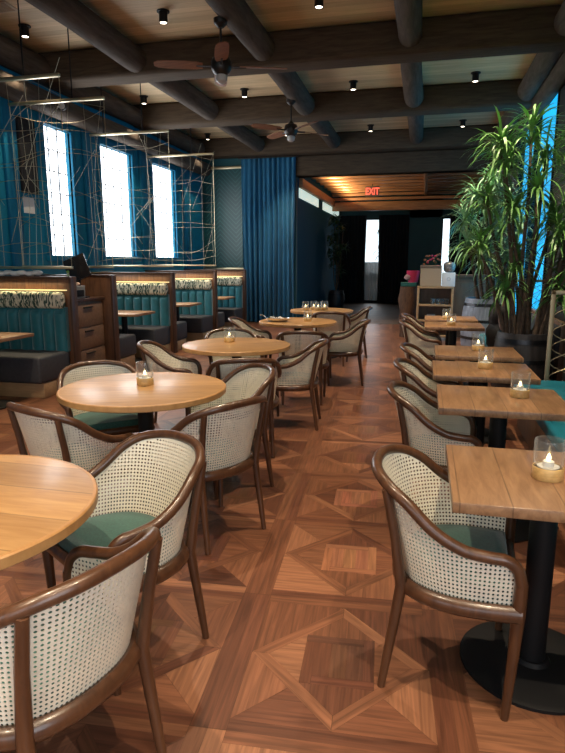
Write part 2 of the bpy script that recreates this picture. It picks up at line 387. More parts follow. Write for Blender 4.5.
# left wall with three window openings
WIN = [(7.97, 8.66), (9.52, 10.66), (11.53, 12.66)]; WZ0, WZ1 = 1.6, 3.48
ys = [YF] + [v for w_ in WIN for v in w_] + [YB + .1]
for k in range(0, len(ys), 2): quad_wall('wall_left', (XL - .15, ys[k], 0), (XL, ys[k + 1], ZC), 'wall_blue')
for k, (a, b) in enumerate(WIN):
    quad_wall('wall_left', (XL - .15, a, 0), (XL, b, WZ0), 'wall_blue'); quad_wall('wall_left', (XL - .15, a, WZ1), (XL, b, ZC), 'wall_blue')
    fr = MB(); t = .09
    fr.box((XL - .04, a - t, WZ0 - t), (XL + .035, a, WZ1 + t), .008); fr.box((XL - .04, b, WZ0 - t), (XL + .035, b + t, WZ1 + t), .008)
    fr.box((XL - .04, a, WZ1), (XL + .035, b, WZ1 + t), .008); fr.box((XL - .04, a - t - .03, WZ0 - t), (XL + .07, b + t + .03, WZ0), .008)
    f = fr.build('window_%d' % (k + 1), 'casing'); f['kind'] = 'structure'
    p = MB().box((XL - .10, a, WZ0), (XL - .085, b, WZ1)).build('pane', 'pane', f, smooth=False)
    mu = MB(); nx = 3 if k == 0 else 4
    for i in range(1, nx): mu.box((XL - .082, a + (b - a) * i / nx - .008, WZ0), (XL - .07, a + (b - a) * i / nx + .008, WZ1))
    for j in range(1, 6): mu.box((XL - .08, a, WZ0 + (WZ1 - WZ0) * j / 6 - .006), (XL - .072, b, WZ0 + (WZ1 - WZ0) * j / 6 + .006))
    mu.build('muntin', 'muntin', f, smooth=False)
# pilaster strips between the windows
for y in (7.2, 9.12, 11.08, 13.2):
    o = MB().box((XL, y - .13, 1.35), (XL + .05, y + .13, 3.85), .01).build('trim_1', 'casing'); o['kind'] = 'structure'
# back wall, left of the curtain, and above the portal
quad_wall('wall_back', (XL, YB, 0), (XC, YB + .15, ZC), 'wall_teal')
quad_wall('wall_back_header', (XC, YB, 3.52), (XR, YB + .25, ZC), 'beam')
o = MB().box((XL + .1, YB - .05, 1.36), (-4.45, YB, 3.74), .005).build('wall_back_panel', 'chevron', smooth=False); o['kind'] = 'structure'
o = MB().box((XL, YB - .09, 3.74), (-4.3, YB, 3.80), .008).build('trim_2', 'brass'); o['kind'] = 'structure'
o = MB().box((XL, YB - .09, 1.30), (-4.3, YB, 1.36), .008).build('trim_3', 'brass'); o['kind'] = 'structure'
# wall behind the camera with two assumed tall windows, unseen, added for cool daylight
FW_ASSUMED = [(-4.6, -2.4), (-1.4, 1.2)]; FZ = (.6, 3.6)
xs = [XL] + [v for w_ in FW_ASSUMED for v in w_] + [XR]
for k in range(0, len(xs), 2): quad_wall('wall_front', (xs[k], YF - .15, 0), (xs[k + 1], YF, ZC), 'wall_teal')
for k, (a, b) in enumerate(FW_ASSUMED):
    quad_wall('wall_front', (a, YF - .15, 0), (b, YF, FZ[0]), 'wall_teal'); quad_wall('wall_front', (a, YF - .15, FZ[1]), (b, YF, ZC), 'wall_teal')
    fr = MB(); t = .06
    fr.box((a, YF - .1, FZ[0]), (a + t, YF, FZ[1])); fr.box((b - t, YF - .1, FZ[0]), (b, YF, FZ[1])); fr.box((a, YF - .1, FZ[0]), (b, YF, FZ[0] + t)); fr.box((a, YF - .1, FZ[1] - t), (b, YF, FZ[1]))
    f = fr.build('window_%d' % (k + 4), 'casing', smooth=False); f['kind'] = 'structure'  # assumed window, never in view; added to bring cool light from behind
    MB().box((a, YF - .06, FZ[0]), (b, YF - .05, FZ[1])).build('pane', 'glass', f, smooth=False)

fr = MB(); a, b, z0, z1 = SW_ASSUMED; t = .06
fr.box((XR, a, z0), (XR + .1, a + t, z1)); fr.box((XR, b - t, z0), (XR + .1, b, z1)); fr.box((XR, a, z0), (XR + .1, b, z0 + t)); fr.box((XR, a, z1 - t), (XR + .1, b, z1)); fr.box((XR + .02, (a + b) / 2 - .03, z0), (XR + .08, (a + b) / 2 + .03, z1))
f = fr.build('window_9', 'casing', smooth=False); f['kind'] = 'structure'  # assumed unseen window, added to throw cool daylight on the chair backs
MB().box((XR + .05, a, z0), (XR + .06, b, z1)).build('pane', 'glass', f, smooth=False)

# ------------------------------------------------------------------ beams
def beam(a, b, bev, m='beam'):
    o = MB().box(a, b, bev).build('ceiling_beam', m); o['kind'] = 'structure'; return o
for y in (-1.2, 1.8, 4.95, 7.9, 10.75):
    beam((XL, y, 4.0), (XR, y + .42, ZC), .06)
beam((XL, YB - .42, 3.98), (XR, YB - .02, ZC), .05)
beam((XC, YB - .1, 3.52), (XR, YB + .3, 3.97), .03)
def log(x, z, r, y0=YF, y1=YB, dx=0.):
    n = 14; pts = [(x + dx * t / n + .01 * math.sin(t * 1.7 + x), y0 + (y1 - y0) * t / n, z + .008 * math.sin(t * 2.3 + x)) for t in range(n + 1)]
    o = MB().tube(pts, [r * (1 + .05 * math.sin(i * 1.3 + x * 3)) for i in range(n + 1)], 20).build('ceiling_beam', 'log'); o['kind'] = 'structure'
for x, r in ((-3.93, .165), (-2.15, .165), (-.30, .15), (1.48, .16)): log(x, 4.20, r)
log(-5.42, 4.17, .17); log(XL + .12, 3.74, .15); log(XR - .1, 4.05, .14)
# ------------------------------------------------------------------ corridor beyond the portal
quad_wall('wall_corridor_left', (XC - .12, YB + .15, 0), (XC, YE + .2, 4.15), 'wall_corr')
quad_wall('wall_corridor_end', (-.6, YE, 0), (.52, YE + .12, 4.15), 'wall_teal')
quad_wall('wall_corridor_end', (XC, YE, 3.05), (XR, YE + .12, 4.15), 'wall_teal')
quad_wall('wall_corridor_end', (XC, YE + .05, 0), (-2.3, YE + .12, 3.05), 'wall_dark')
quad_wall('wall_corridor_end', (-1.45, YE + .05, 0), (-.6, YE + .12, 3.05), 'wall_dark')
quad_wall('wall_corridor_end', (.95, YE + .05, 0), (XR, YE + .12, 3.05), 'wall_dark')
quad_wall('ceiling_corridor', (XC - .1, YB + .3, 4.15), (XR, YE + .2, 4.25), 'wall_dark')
def tre(a, b): 
    o = MB().box(a, b, .012).build('ceiling_beam', 'trellis'); o['kind'] = 'structure'
for k in range(8): tre((XC, 15.0 + k * .68, 3.72), (XR, 15.14 + k * .68, 3.79))
for k in range(4): tre((XC + .9 + k * 1.3, YB + .3, 3.80), (XC + .97 + k * 1.3, 20, 3.86))
tre((-.12, YB + .3, 3.60), (-.03, 20, 3.74)); tre((XC, 20, 3.16), (XR, 20.12, 3.44)); tre((XC, 20.02, 3.49), (XR, 20.10, 3.58)); tre((XC, 20.02, 3.63), (XR, 20.10, 3.72)); tre((XC, 20.02, 3.77), (XR, 20.10, 3.86)); tre((XC, YB + .3, 3.30), (XC + .10, 20, 3.52))
for k, (a, b) in enumerate(((14.7, 17.4), (18.2, 21.6))):
    o = MB().box((XC - .005, a, 3.06), (XC + .02, b, 3.29)).build('window_%d' % (6 + k), 'clerestory', smooth=False); o['kind'] = 'structure'
# daylight beyond the end doors
o = quad_wall('exterior_sky', (-6, 27, -.5), (5, 27.05, 6), 'sky')
quad_wall('ground_outside', (-6, YE + .2, -.12), (5, 27, -.02), 'white')
def door(k, x0, x1):
    fr = MB(); t = .05; z1 = 3.05
    fr.box((x0, YE + .06, 0), (x0 + t, YE + .12, z1)); fr.box((x1 - t, YE + .06, 0), (x1, YE + .12, z1)); fr.box((x0, YE + .06, z1 - t), (x1, YE + .12, z1)); fr.box((x0, YE + .06, 0), (x1, YE + .12, t * 2))
    d = fr.build('door_%d' % k, 'black', smooth=False); d['kind'] = 'structure'
    MB().box((x0 + t, YE + .085, .1), (x1 - t, YE + .095, z1 - t)).build('pane', 'glass', d, smooth=False)
door(1, -2.3, -1.45); door(2, .52, .95)

# ------------------------------------------------------------------ curtains
def curtain(name, m, x0, x1, y, z0, z1, label, folds, amp, taper=0., thick=.012, cinch=0.):
    n = folds * 12; rows = 14; V = []; F = []
    for side in (0, 1):
        for j in range(rows + 1):
            v = j / rows; z = z0 + (z1 - z0) * v
            for i in range(n + 1):
                u = i / n; ph = u * folds * 2 * PI
                a = amp * (1 - .55 * v) * (1 + .35 * math.sin(i * .13 + x0 * 5))
                xx = x0 + (x1 - x0) * u + taper * (v - .5) * (u - .5) + .012 * math.sin(v * 5 + u * 9)
                yy = y + a * math.sin(ph + .5 * math.sin(v * 3 + u * 11)) + (thick if side else 0)
                V.append((xx, yy, z))
    q = n + 1; half = (rows + 1) * q
    for s in (0, 1):
        for j in range(rows):
            for i in range(n):
                a = s * half + j * q + i; F.append((a, a + 1, a + q + 1, a + q) if s == 0 else (a, a + q, a + q + 1, a + 1))
    for j in range(rows):
        for i in (0, n): a = j * q + i; F.append((a, a + half, a + half + q, a + q))
    for i in range(n):
        for j in (0, rows): a = j * q + i; F.append((a, a + 1, a + 1 + half, a + half))
    return tag(MB().add(V, F).build(name, m, ang=80), label, 'curtain')
cu = curtain('curtain', 'curtain', -4.42, -3.10, YB - .17, .03, 3.93, 'floor-length blue velvet curtain hanging beside the wide portal', 11, .07)
r = MB().tube([(-4.5, YB - .17, 3.955), (-3.02, YB - .17, 3.955)], .014).build('curtain_rod', 'bronze'); tag(r, 'thin dark rod carrying the blue velvet curtain', 'curtain rod')
curtain('curtain', 'curtain_black', -3.05, -2.12, YE - .12, .02, 3.15, 'black curtain to the left of the bright end door', 8, .05)
curtain('curtain', 'curtain_black', -1.66, -.62, YE - .12, .02, 3.15, 'black curtain to the right of the bright end door', 9, .05)
curtain('curtain', 'curtain_black', .80, 1.78, YE - .12, .02, 3.15, 'black curtain behind the palms, right of the thin bright slit', 8, .05)
curtain('sheer_curtain', 'sheer', -2.25, -1.5, YE + .3, .02, 1.5, 'pale sheer curtain behind the glass of the end door', 8, .03)

# ------------------------------------------------------------------ blue window on the right
fr = MB()
for y in (9.8, 11.6, 13.34): fr.box((XR - .02, y, .1), (XR + .1, y + .06, 4.2))
fr.box((XR - .02, 9.8, .1), (XR + .1, 13.4, .16)); fr.box((XR - .02, 9.8, 4.14), (XR + .1, 13.4, 4.2))
f = fr.build('window_8', 'black', smooth=False); f['kind'] = 'structure'
MB().box((XR + .08, 9.86, .16), (XR + .095, 13.34, 4.14)).build('pane', 'bluepane', f, smooth=False)
quad_wall('wall_right_base', (XR, 9.8, 0), (XR + .12, 13.4, .1), 'wall_dark')

# ------------------------------------------------------------------ ceiling lamps
def make_lamp():
    t = thing('ceiling_spotlight', '', 'spotlight')
    MB().lathe([(0, 0), (.075, 0), (.075, -.012), (.062, -.016), (0, -.016)], 24).build('mounting_plate', 'black', t)
    MB().lathe([(0, -.016), (.05, -.016), (.05, -.13), (.042, -.13), (.040, -.112), (0, -.112)], 24).build('housing', 'black', t)
    MB().lathe([(0, -.113), (.039, -.113), (.039, -.124), (0, -.126)], 20).build('lens', 'lens', t)
    return t
lamp0 = make_lamp()
WARM = (1., .80, .56)
def spot(x, y, z, e, size=74, blend=.7, col=WARM, rad=.035, rot=(0, 0, 0)):
    l = bpy.data.lights.new('spot', 'SPOT'); l.energy = e; l.spot_size = R(size); l.spot_blend = blend; l.color = col; l.shadow_soft_size = rad
    o = bpy.data.objects.new('spot_light', l); C.objects.link(o); o.location = (x, y, z); o.rotation_euler = rot; return o
SE = 300
cols = [(-5.0, 'the left wall', .0), (-3.13, 'the booth ends', 1.), (-1.27, 'the round tables', 1.), (.64, 'the right-hand tables', 1.)]
rows = [(-.6, 'behind the camera', 1.), (.9, 'over the front', 1.), (3.8, 'over the near tables', 1.), (7.05, 'in the nearest visible ceiling bay', .9), (10.3, 'in the second ceiling bay', .8), (13.5, 'in the last ceiling bay', .7)]  # first three rows lie out of view, assumed from the lit foreground
first = True
for (y, rn, k) in rows:
    for (x, cn, kx) in cols:
        lab = 'small black cylinder ceiling spotlight %s, above %s' % (rn, cn)
        if first: lamp0.location = (x, y, ZC); lamp0['label'] = lab; lamp0['group'] = 'ceiling spotlights'; first = False
        else: dup(lamp0, (x, y, ZC), 0, lab, 'ceiling spotlights')
        spot(x, y, ZC - .14, SE * k * (kx if kx else .35))
dup(lamp0, (.64, 9.12, ZC), 0, 'small black cylinder ceiling spotlight half hidden behind the nearest cross beam', 'ceiling spotlights')

spot(.64, 9.12, ZC - .14, 260, 70, .7, rot=(R(4), R(-10), 0))
dup(lamp0, (.50, 5.45, ZC), 0, 'added black cylinder ceiling spotlight out of view, brightening the tall dracaena', 'ceiling spotlights'); spot(.50, 5.45, ZC - .14, 260, 60, .7, rot=(R(24), R(-12), 0))  # added lamp above the view, only there to brighten the dracaena leaves

# ------------------------------------------------------------------ fans
def make_fan():
    t = thing('ceiling_fan', '', 'ceiling fan')
    MB().lathe([(0, 0), (.075, 0), (.07, -.05), (.03, -.09), (0, -.09)], 24).build('canopy', 'bronze', t)
    MB().tube([(0, 0, -.05), (0, 0, -.38)], .013, 10).build('downrod', 'bronze', t)
    MB().lathe([(0, -.34), (.03, -.34), (.05, -.37), (.095, -.39), (.11, -.43), (.11, -.50), (.085, -.54), (.06, -.56), (0, -.56)], 28).build('motor', 'bronze', t)
    MB().lathe([(0, -.555), (.055, -.555), (.065, -.58), (.058, -.62), (.03, -.645), (0, -.65)], 24).build('light_bowl', 'frost', t)
    for k in range(4):
        a = R(20 + 90 * k); ca, sa = math.cos(a), math.sin(a)
        V = []; F = []
        prof = [(.20, .05), (.26, .068), (.40, .075), (.58, .072), (.68, .06), (.72, .03)]
        for zz in (0, .008):
            for (u, w_) in prof:
                for s in (-1, 1):
                    x, y, z = u, s * w_, -.475 + zz + s * w_ * .22
                    V.append((x * ca - y * sa, x * sa + y * ca, z))
        n = len(prof)
        for i in range(n - 1):
            F.append((2 * i, 2 * i + 1, 2 * i + 3, 2 * i + 2)); b = 2 * n; F.append((b + 2 * i, b + 2 * i + 2, b + 2 * i + 3, b + 2 * i + 1))
            for s in (0, 1): F.append((2 * i + s, 2 * i + 2 + s, b + 2 * i + 2 + s, b + 2 * i + s))
        F.append((0, 2 * n, 2 * n + 1, 1)); F.append((2 * n - 2, 2 * n - 1, 4 * n - 1, 4 * n - 2))
        bl = MB().add(V, F).build('blade', 'fanblade', t, smooth=False)
        ir = MB(); ir.tube([(.09 * ca, .09 * sa, -.475), (.16 * ca, .16 * sa, -.48), (.27 * ca, .27 * sa, -.472)], .012, 6); ir.build('blade_iron', 'bronze', bl)
    return t
fan = make_fan(); fan.location = (-2.25, 6.55, 4.06); fan['label'] = 'nearer ceiling fan, brown blades, hung in front of the nearest visible cross beam'
dup(fan, (-2.2, 9.8, 4.06), R(25), 'farther ceiling fan, brown blades, hung behind the nearest visible cross beam')
def vent(x, y, label):
    t = thing('ceiling_vent', label, 'vent', (x, y, ZC)); MB().box((-.2, -.13, -.014), (.2, .13, 0), .004).build('vent_frame', 'vent', t)
    s = MB()
    for k in range(7): s.box((-.17, -.10 + k * .031, -.020), (.17, -.085 + k * .031, -.014))
    s.build('slat', 'vent', t, smooth=False)
vent(-4.95, 6.50, 'beige air vent in the top left corner of the ceiling'); vent(-1.2, 12.9, 'beige air vent in the boarded ceiling near the portal'); vent(-4.45, 12.6, 'beige air vent in the ceiling over the booths')

# ------------------------------------------------------------------ the cane chair
TOP = [(-.258, .205, .50), (-.262, .19, .552), (-.268, .155, .582), (-.277, .10, .590), (-.282, .02, .605), (-.276, -.07, .652), (-.252, -.155, .722), (-.205, -.226, .762), (-.11, -.278, .782), (0, -.292, .787)]
TOP = TOP + [(-p[0], p[1], p[2]) for p in TOP[-2::-1]]
BOT = [(-.250, .205, .415), (-.252, .19, .415), (-.256, .155, .415), (-.260, .10, .415), (-.260, .03, .415), (-.247, -.04, .415), (-.219, -.103, .415), (-.176, -.150, .415), (-.098, -.184, .415), (0, -.195, .415)]
BOT = BOT + [(-p[0], p[1], p[2]) for p in BOT[-2::-1]]
TC = crom(TOP, 8); BC = crom(BOT, 8)
def along(P):
    d = [0.]
    for i in range(1, len(P)): d.append(d[-1] + (P[i] - P[i - 1]).length)
    return d
def cane(i0, i1, name, parent):
    """webbing between the two curves from knot i0 to knot i1, real octagonal holes, a front and a back sheet"""
    pitch = .0150
    T = TC[i0 * 8:i1 * 8 + 1]; B = BC[i0 * 8:i1 * 8 + 1]
    d = along([(a + b) / 2 for a, b in zip(T, B)]); n = max(3, round(d[-1] / pitch))
    def at(P, u):
        s = u * d[-1]; k = 0
        while k < len(d) - 2 and d[k + 1] < s: k += 1
        t = (s - d[k]) / max(1e-9, d[k + 1] - d[k]); return P[k].lerp(P[k + 1], min(1, max(0, t)))
    mb = MB(); V = []; F = []
    colsT = [at(T, i / (2 * n)) for i in range(2 * n + 1)]; colsB = [at(B, i / (2 * n)) for i in range(2 * n + 1)]
    def pt(i2, h):     # i2 in half columns (float), h metres up
        k = min(int(i2), 2 * n - 1); f = i2 - k; t = colsT[k].lerp(colsT[k + 1], f); b = colsB[k].lerp(colsB[k + 1], f)
        return b + (t - b) * (h / (t - b).length)
    for i in range(n):
        L = min((colsT[2 * i + j] - colsB[2 * i + j]).length for j in (0, 1, 2)) - .012
        m = int(L / pitch)
        for j in range(m):
            c = (2 * i + 1, (j + .5) * pitch); o = len(V); hh = pitch / 2
            for q in range(8):
                a = PI / 4 * q; k = 1 / max(abs(math.cos(a)), abs(math.sin(a)))
                V.append(pt(c[0] + math.cos(a) * k, c[1] + math.sin(a) * k * hh))
            for q in range(8):
                a = PI / 4 * q; V.append(pt(c[0] + math.cos(a) * .60, c[1] + math.sin(a) * .60 * hh))
            for q in range(8): F.append((o + q, o + (q + 1) % 8, o + 8 + (q + 1) % 8, o + 8 + q))
        o = len(V)
        V += [pt(2 * i, m * pitch), pt(2 * i + 2, m * pitch), colsT[2 * i + 2], colsT[2 * i]]; F.append((o, o + 1, o + 2, o + 3))
    nv = len(V); V2 = []
    for p in V:
        c = Vector((0, min(p.y, .02) * .3, p.z)); nrm = Vector((p.x, p.y - c.y, 0)).normalized(); V2.append(p - nrm * .0102)
    V = [p + (q - p) * .78 for p, q in zip(V, V2)]
    me = bpy.data.meshes.new(name); me.from_pydata([v[:] for v in V] + [v[:] for v in V2], [], F + [tuple(reversed([k + nv for k in f])) for f in F])
    me.materials.append(M['cane']); me.update()
    ob = bpy.data.objects.new(name, me); C.objects.link(ob); ob.parent = parent; return ob
def make_chair():
    t = thing('cane_armchair', '', 'chair')
    MB().tube(TC, .020, 12, flat=1.0).build('top_rail', 'chair_wood', t, ang=60)
    # seat frame: curved rail under the cane and a straight front rail
    fr = MB(); fr.tube([p + Vector((p.x * .03, p.y * .03, -.018)) for p in BC], .023, 10, flat=1.25, up=(0, 0, 1)); fr.tube([(-.25, .20, .397), (.25, .20, .397)], .02, 10, flat=1.3, up=(0, 0, 1))
    fr.build('seat_frame', 'chair_wood', t)
    for s in (-1, 1):
        MB().tube([(s * .206, -.228, .0), (s * .200, -.197, .22), (s * .194, -.172, .40), (s * .204, -.202, .60), (s * .211, -.233, .752)], [.014, .018, .021, .0175, .016], 10).build('leg', 'chair_wood', t)
        MB().tube([(s * .240, .188, 0), (s * .247, .198, .22), (s * .254, .203, .395), (s * .257, .205, .51)], [.014, .018, .0215, .0205], 10).build('leg', 'chair_wood', t)
    cane(0, 7, 'cane_panel', t); cane(7, 11, 'cane_panel', t); cane(11, 18, 'cane_panel', t)
    # upholstered seat: follows the curve, domed, rounded edge
    out = [(p.x * .93, p.y * .93, 0) for p in BC]; out = out[2:-2]; c = Vector((0, -.01, 0))
    V = []; F = []; rings = [(1., .41), (1.0, .435), (.985, .450), (.95, .460), (.75, .470), (.4, .475)]; n = len(out)
    for (k, z) in rings:
        for p in out: V.append((c.x + (p[0] - c.x) * k, c.y + (p[1] - c.y) * k, z))
    for r_ in range(len(rings) - 1):
        for i in range(n): F.append((r_ * n + i, r_ * n + (i + 1) % n, (r_ + 1) * n + (i + 1) % n, (r_ + 1) * n + i))
    F.append(tuple((len(rings) - 1) * n + i for i in range(n))); F.append(tuple(range(n - 1, -1, -1)))
    MB().add(V, F).build('seat', 'seat', t)
    return t
chair0 = make_chair()
CH = [  # x, y, facing angle (deg), label, group
 (.155, 2.08, -4, 'cane armchair at the nearest square table, standing alone in the right foreground', 'chairs along the square tables'),
 (.13, 3.38, 0, 'cane armchair at the second square table from the front', 'chairs along the square tables'),
 (.12, 4.28, 0, 'cane armchair at the third square table from the front', 'chairs along the square tables'),
 (.13, 5.15, 0, 'cane armchair at the fourth square table, beside the dark barrel planter', 'chairs along the square tables'),
 (.03, 7.33, 0, 'cane armchair at the fifth square table, nearer of the pair before the shelf unit', 'chairs along the square tables'),
 (.02, 8.28, 0, 'cane armchair at the farthest square table, in front of the shelf unit', 'chairs along the square tables'),
 (-.97, 1.245, 163, 'cane armchair cut by the bottom left corner, its white outer back to the viewer', 'chairs around the round tables'),
 (-1.095, 1.92, 238, 'cane armchair on the far side of the nearest round table, green seat in view', 'chairs around the round tables'),
 (-1.80, 2.70, 68, 'cane armchair at the left edge, back turned, before the candlelit second round table', 'chairs around the round tables'),
 (-1.13, 2.95, 150, 'cane armchair on the aisle side of the second round table, outer back in view', 'chairs around the round tables'),
 (-1.25, 3.66, 220, 'cane armchair behind the second round table on the aisle side, inner back in view', 'chairs around the round tables'),
 (-2.09, 3.51, -48, 'cane armchair behind the second round table, next to the nearest booth', 'chairs around the round tables'),
 (-1.36, 4.36, 112, 'cane armchair with its back turned, in front of the third round table', 'chairs around the round tables'),
 (-2.16, 4.82, 15, 'cane armchair left of the third round table, facing right', 'chairs around the round tables'),
 (-1.135, 5.23, 186, 'cane armchair on the aisle side of the third round table, seen from its side', 'chairs around the round tables'),
 (-1.89, 5.72, -62, 'cane armchair behind the third round table, only its back top in view', 'chairs around the round tables'),
 (-1.25, 6.18, 100, 'cane armchair with its back turned, in front of the table with the basket', 'chairs around the round tables'),
 (-2.12, 7.22, 8, 'cane armchair left of the table with the basket, close to the booths', 'chairs around the round tables'),
 (-.93, 7.28, 186, 'cane armchair on the aisle side of the table with the basket', 'chairs around the round tables'),
 (-1.32, 8.62, 95, 'cane armchair between the basket table and the farthest round table', 'chairs around the round tables'),
 (-1.09, 9.42, 188, 'cane armchair on the aisle side of the farthest round table', 'chairs around the round tables'),
]
for i, (x, y, az, lab, g) in enumerate(CH):
    if i == 0: o = chair0; o.location = (x, y, 0); o.rotation_euler = (0, 0, R(az - 90)); o['label'] = lab; o['group'] = g
    else: dup(chair0, (x, y, 0), R(az - 90), lab, g)

# ------------------------------------------------------------------ tables
def pedestal(t, h, rb, rc):
    MB().lathe([(0, 0), (rb, 0), (rb, .012), (rb - .02, .02), (rc + .02, .026), (rc + .01, .04), (0, .04)], 40).build('base', 'black', t)
    MB().lathe([(0, .035), (rc, .035), (rc, h - .01), (0, h - .01)], 24).build('column', 'black', t)
    sp = MB().box((-.2, -.03, h - .022), (.2, .03, h), .004); sp.box((-.03, -.2, h - .022), (.03, .2, h), .004); sp.build('bracket', 'black', t)
def round_table():
    t = thing('round_table', '', 'table'); r = .5
    MB().lathe([(0, .712), (r - .006, .712), (r - .001, .715), (r, .72), (r, .744), (r - .003, .749), (r - .007, .750), (0, .750)], 72).build('tabletop', 'table_round', t)
    MB().lathe([(r - .0015, .7165), (r + .0015, .718), (r + .0015, .746), (r - .003, .7502), (r - .012, .7507), (r - .012, .7495)], 72).build('edge_band', 'table_edge', t)
    pedestal(t, .712, .27, .045); return t
rt = round_table()
RT = [(-1.475, 1.42, 'nearest round oak table, cut by the left edge'), (-1.64, 3.21, 'second round oak table, one candle on it, ringed by four chairs'),
      (-1.67, 5.15, 'third round oak table, between the second booth and the aisle'), (-1.57, 7.42, 'round oak table carrying the metal basket'),
      (-1.57, 9.25, 'farthest round oak table, four candles on it, before the blue curtain')]
for i, (x, y, lab) in enumerate(RT):
    if i == 0: rt.location = (x, y, 0); rt['label'] = lab; rt['group'] = 'round oak tables'
    else: dup(rt, (x, y, 0), R(20 * i), lab, 'round oak tables')
def square_table(w=.68, d=.62):
    t = thing('square_table', '', 'table')
    MB().box((-w / 2, -d / 2, .712), (w / 2, d / 2, .75), .004).build('tabletop', 'table', t)
    pedestal(t, .712, .26, .047); return t
stb = square_table()
STB = [(.46, 2.14, 'nearest square oak table, at the right edge of the photo'), (.445, 3.40, 'second square oak table from the front, beside the turquoise bench'),
       (.43, 4.33, 'third square oak table from the front'), (.46, 5.22, 'fourth square oak table, in front of the dark barrel planter'),
       (.37, 7.40, 'fifth square oak table, beside the black bag'), (.37, 8.32, 'farthest square oak table, before the shelf unit')]
for i, (x, y, lab) in enumerate(STB):
    if i == 0: stb.location = (x, y, 0); stb['label'] = lab; stb['group'] = 'square oak tables'
    else: dup(stb, (x, y, 0), 0, lab, 'square oak tables')

# ------------------------------------------------------------------ candle holders
def candle_holder():
    t = thing('candle_holder', '', 'candle holder')
    MB().lathe([(0, 0), (.050, 0), (.052, .003), (.052, .041), (.050, .044), (.046, .044), (.045, .012), (0, .012)], 40).build('wooden_base', 'holder', t)
    MB().lathe([(0, .014), (.0435, .014), (.0435, .045), (.049, .05), (.051, .055), (.051, .132), (.049, .14), (.046, .140), (.0475, .132), (.0475, .058), (.040, .047), (.040, .018), (0, .018)], 40).build('glass', 'glass', t)
    c = MB().lathe([(0, .045), (.019, .045), (.019, .062), (.016, .064), (0, .063)], 20).build('tealight', 'wax', t)
    MB().lathe([(0, .063), (.006, .066), (.008, .073), (.005, .083), (0, .092)], 12).build('flame', 'flame', c)
    MB().lathe([(0, .040), (.038, .040), (.038, .044), (0, .045)], 20).build('candle_plate', 'wax', t)
    return t
ch = candle_holder()
CP = [(.455, 2.13, 'glass candle holder on the nearest square table'), (.555, 3.46, 'glass candle holder on the second square table from the front'), (.455, 4.37, 'glass candle holder on the third square table from the front'),
      (.48, 5.28, 'glass candle holder on the fourth square table'), (.34, 7.32, 'glass candle holder on the fifth square table'), (.31, 8.12, 'glass candle holder on the farthest square table'),
      (-1.665, 3.28, 'glass candle holder on the second round table'), (-1.79, 5.30, 'glass candle holder on the third round table'), (-1.44, 7.42, 'glass candle holder beside the metal basket'),
      (-1.80, 9.10, 'glass candle holder on the farthest round table, leftmost of the four'), (-1.70, 9.26, 'glass candle holder on the farthest round table, second from left of the four'),
      (-1.61, 9.16, 'glass candle holder on the farthest round table, third from left of the four'), (-1.52, 9.24, 'glass candle holder on the farthest round table, rightmost of the four')]
for i, (x, y, lab) in enumerate(CP):
    if i == 0: ch.location = (x, y, .75); ch['label'] = lab; ch['group'] = 'glass candle holders'
    else: dup(ch, (x, y, .75), R(i * 37), lab, 'glass candle holders')
# wire basket of packets
t = thing('oval_basket', 'oval silver metal basket on a round table', 'basket', (-1.80, 7.27, .751), R(10))
MB().lathe([(0, 0), (.10, 0), (.13, .03), (.14, .05), (.135, .05), (.125, .032), (.097, .005), (0, .005)], 32).build('bowl', 'steel', t).scale = (1.1, .72, 1)
MB().tube(crom([(-.15, 0, .05), (-.17, 0, .07), (-.21, 0, .085), (-.23, 0, .08)], 4), .006, 8).build('handle', 'steel', t)
for k in range(10):
    a = R(k * 36); o = MB().box((-.028, -.018, 0), (.028, .018, .007), .002).build('sugar_packet', 'white'); tag(o, 'small white packet in the silver metal basket', 'packet', 'white packets in the basket')
    o.location = (-1.80 + .07 * math.cos(a), 7.27 + .04 * math.sin(a), .775 + .012 * (k % 3)); o.rotation_euler = (R(random.uniform(20, 60)), R(random.uniform(-20, 20)), a)

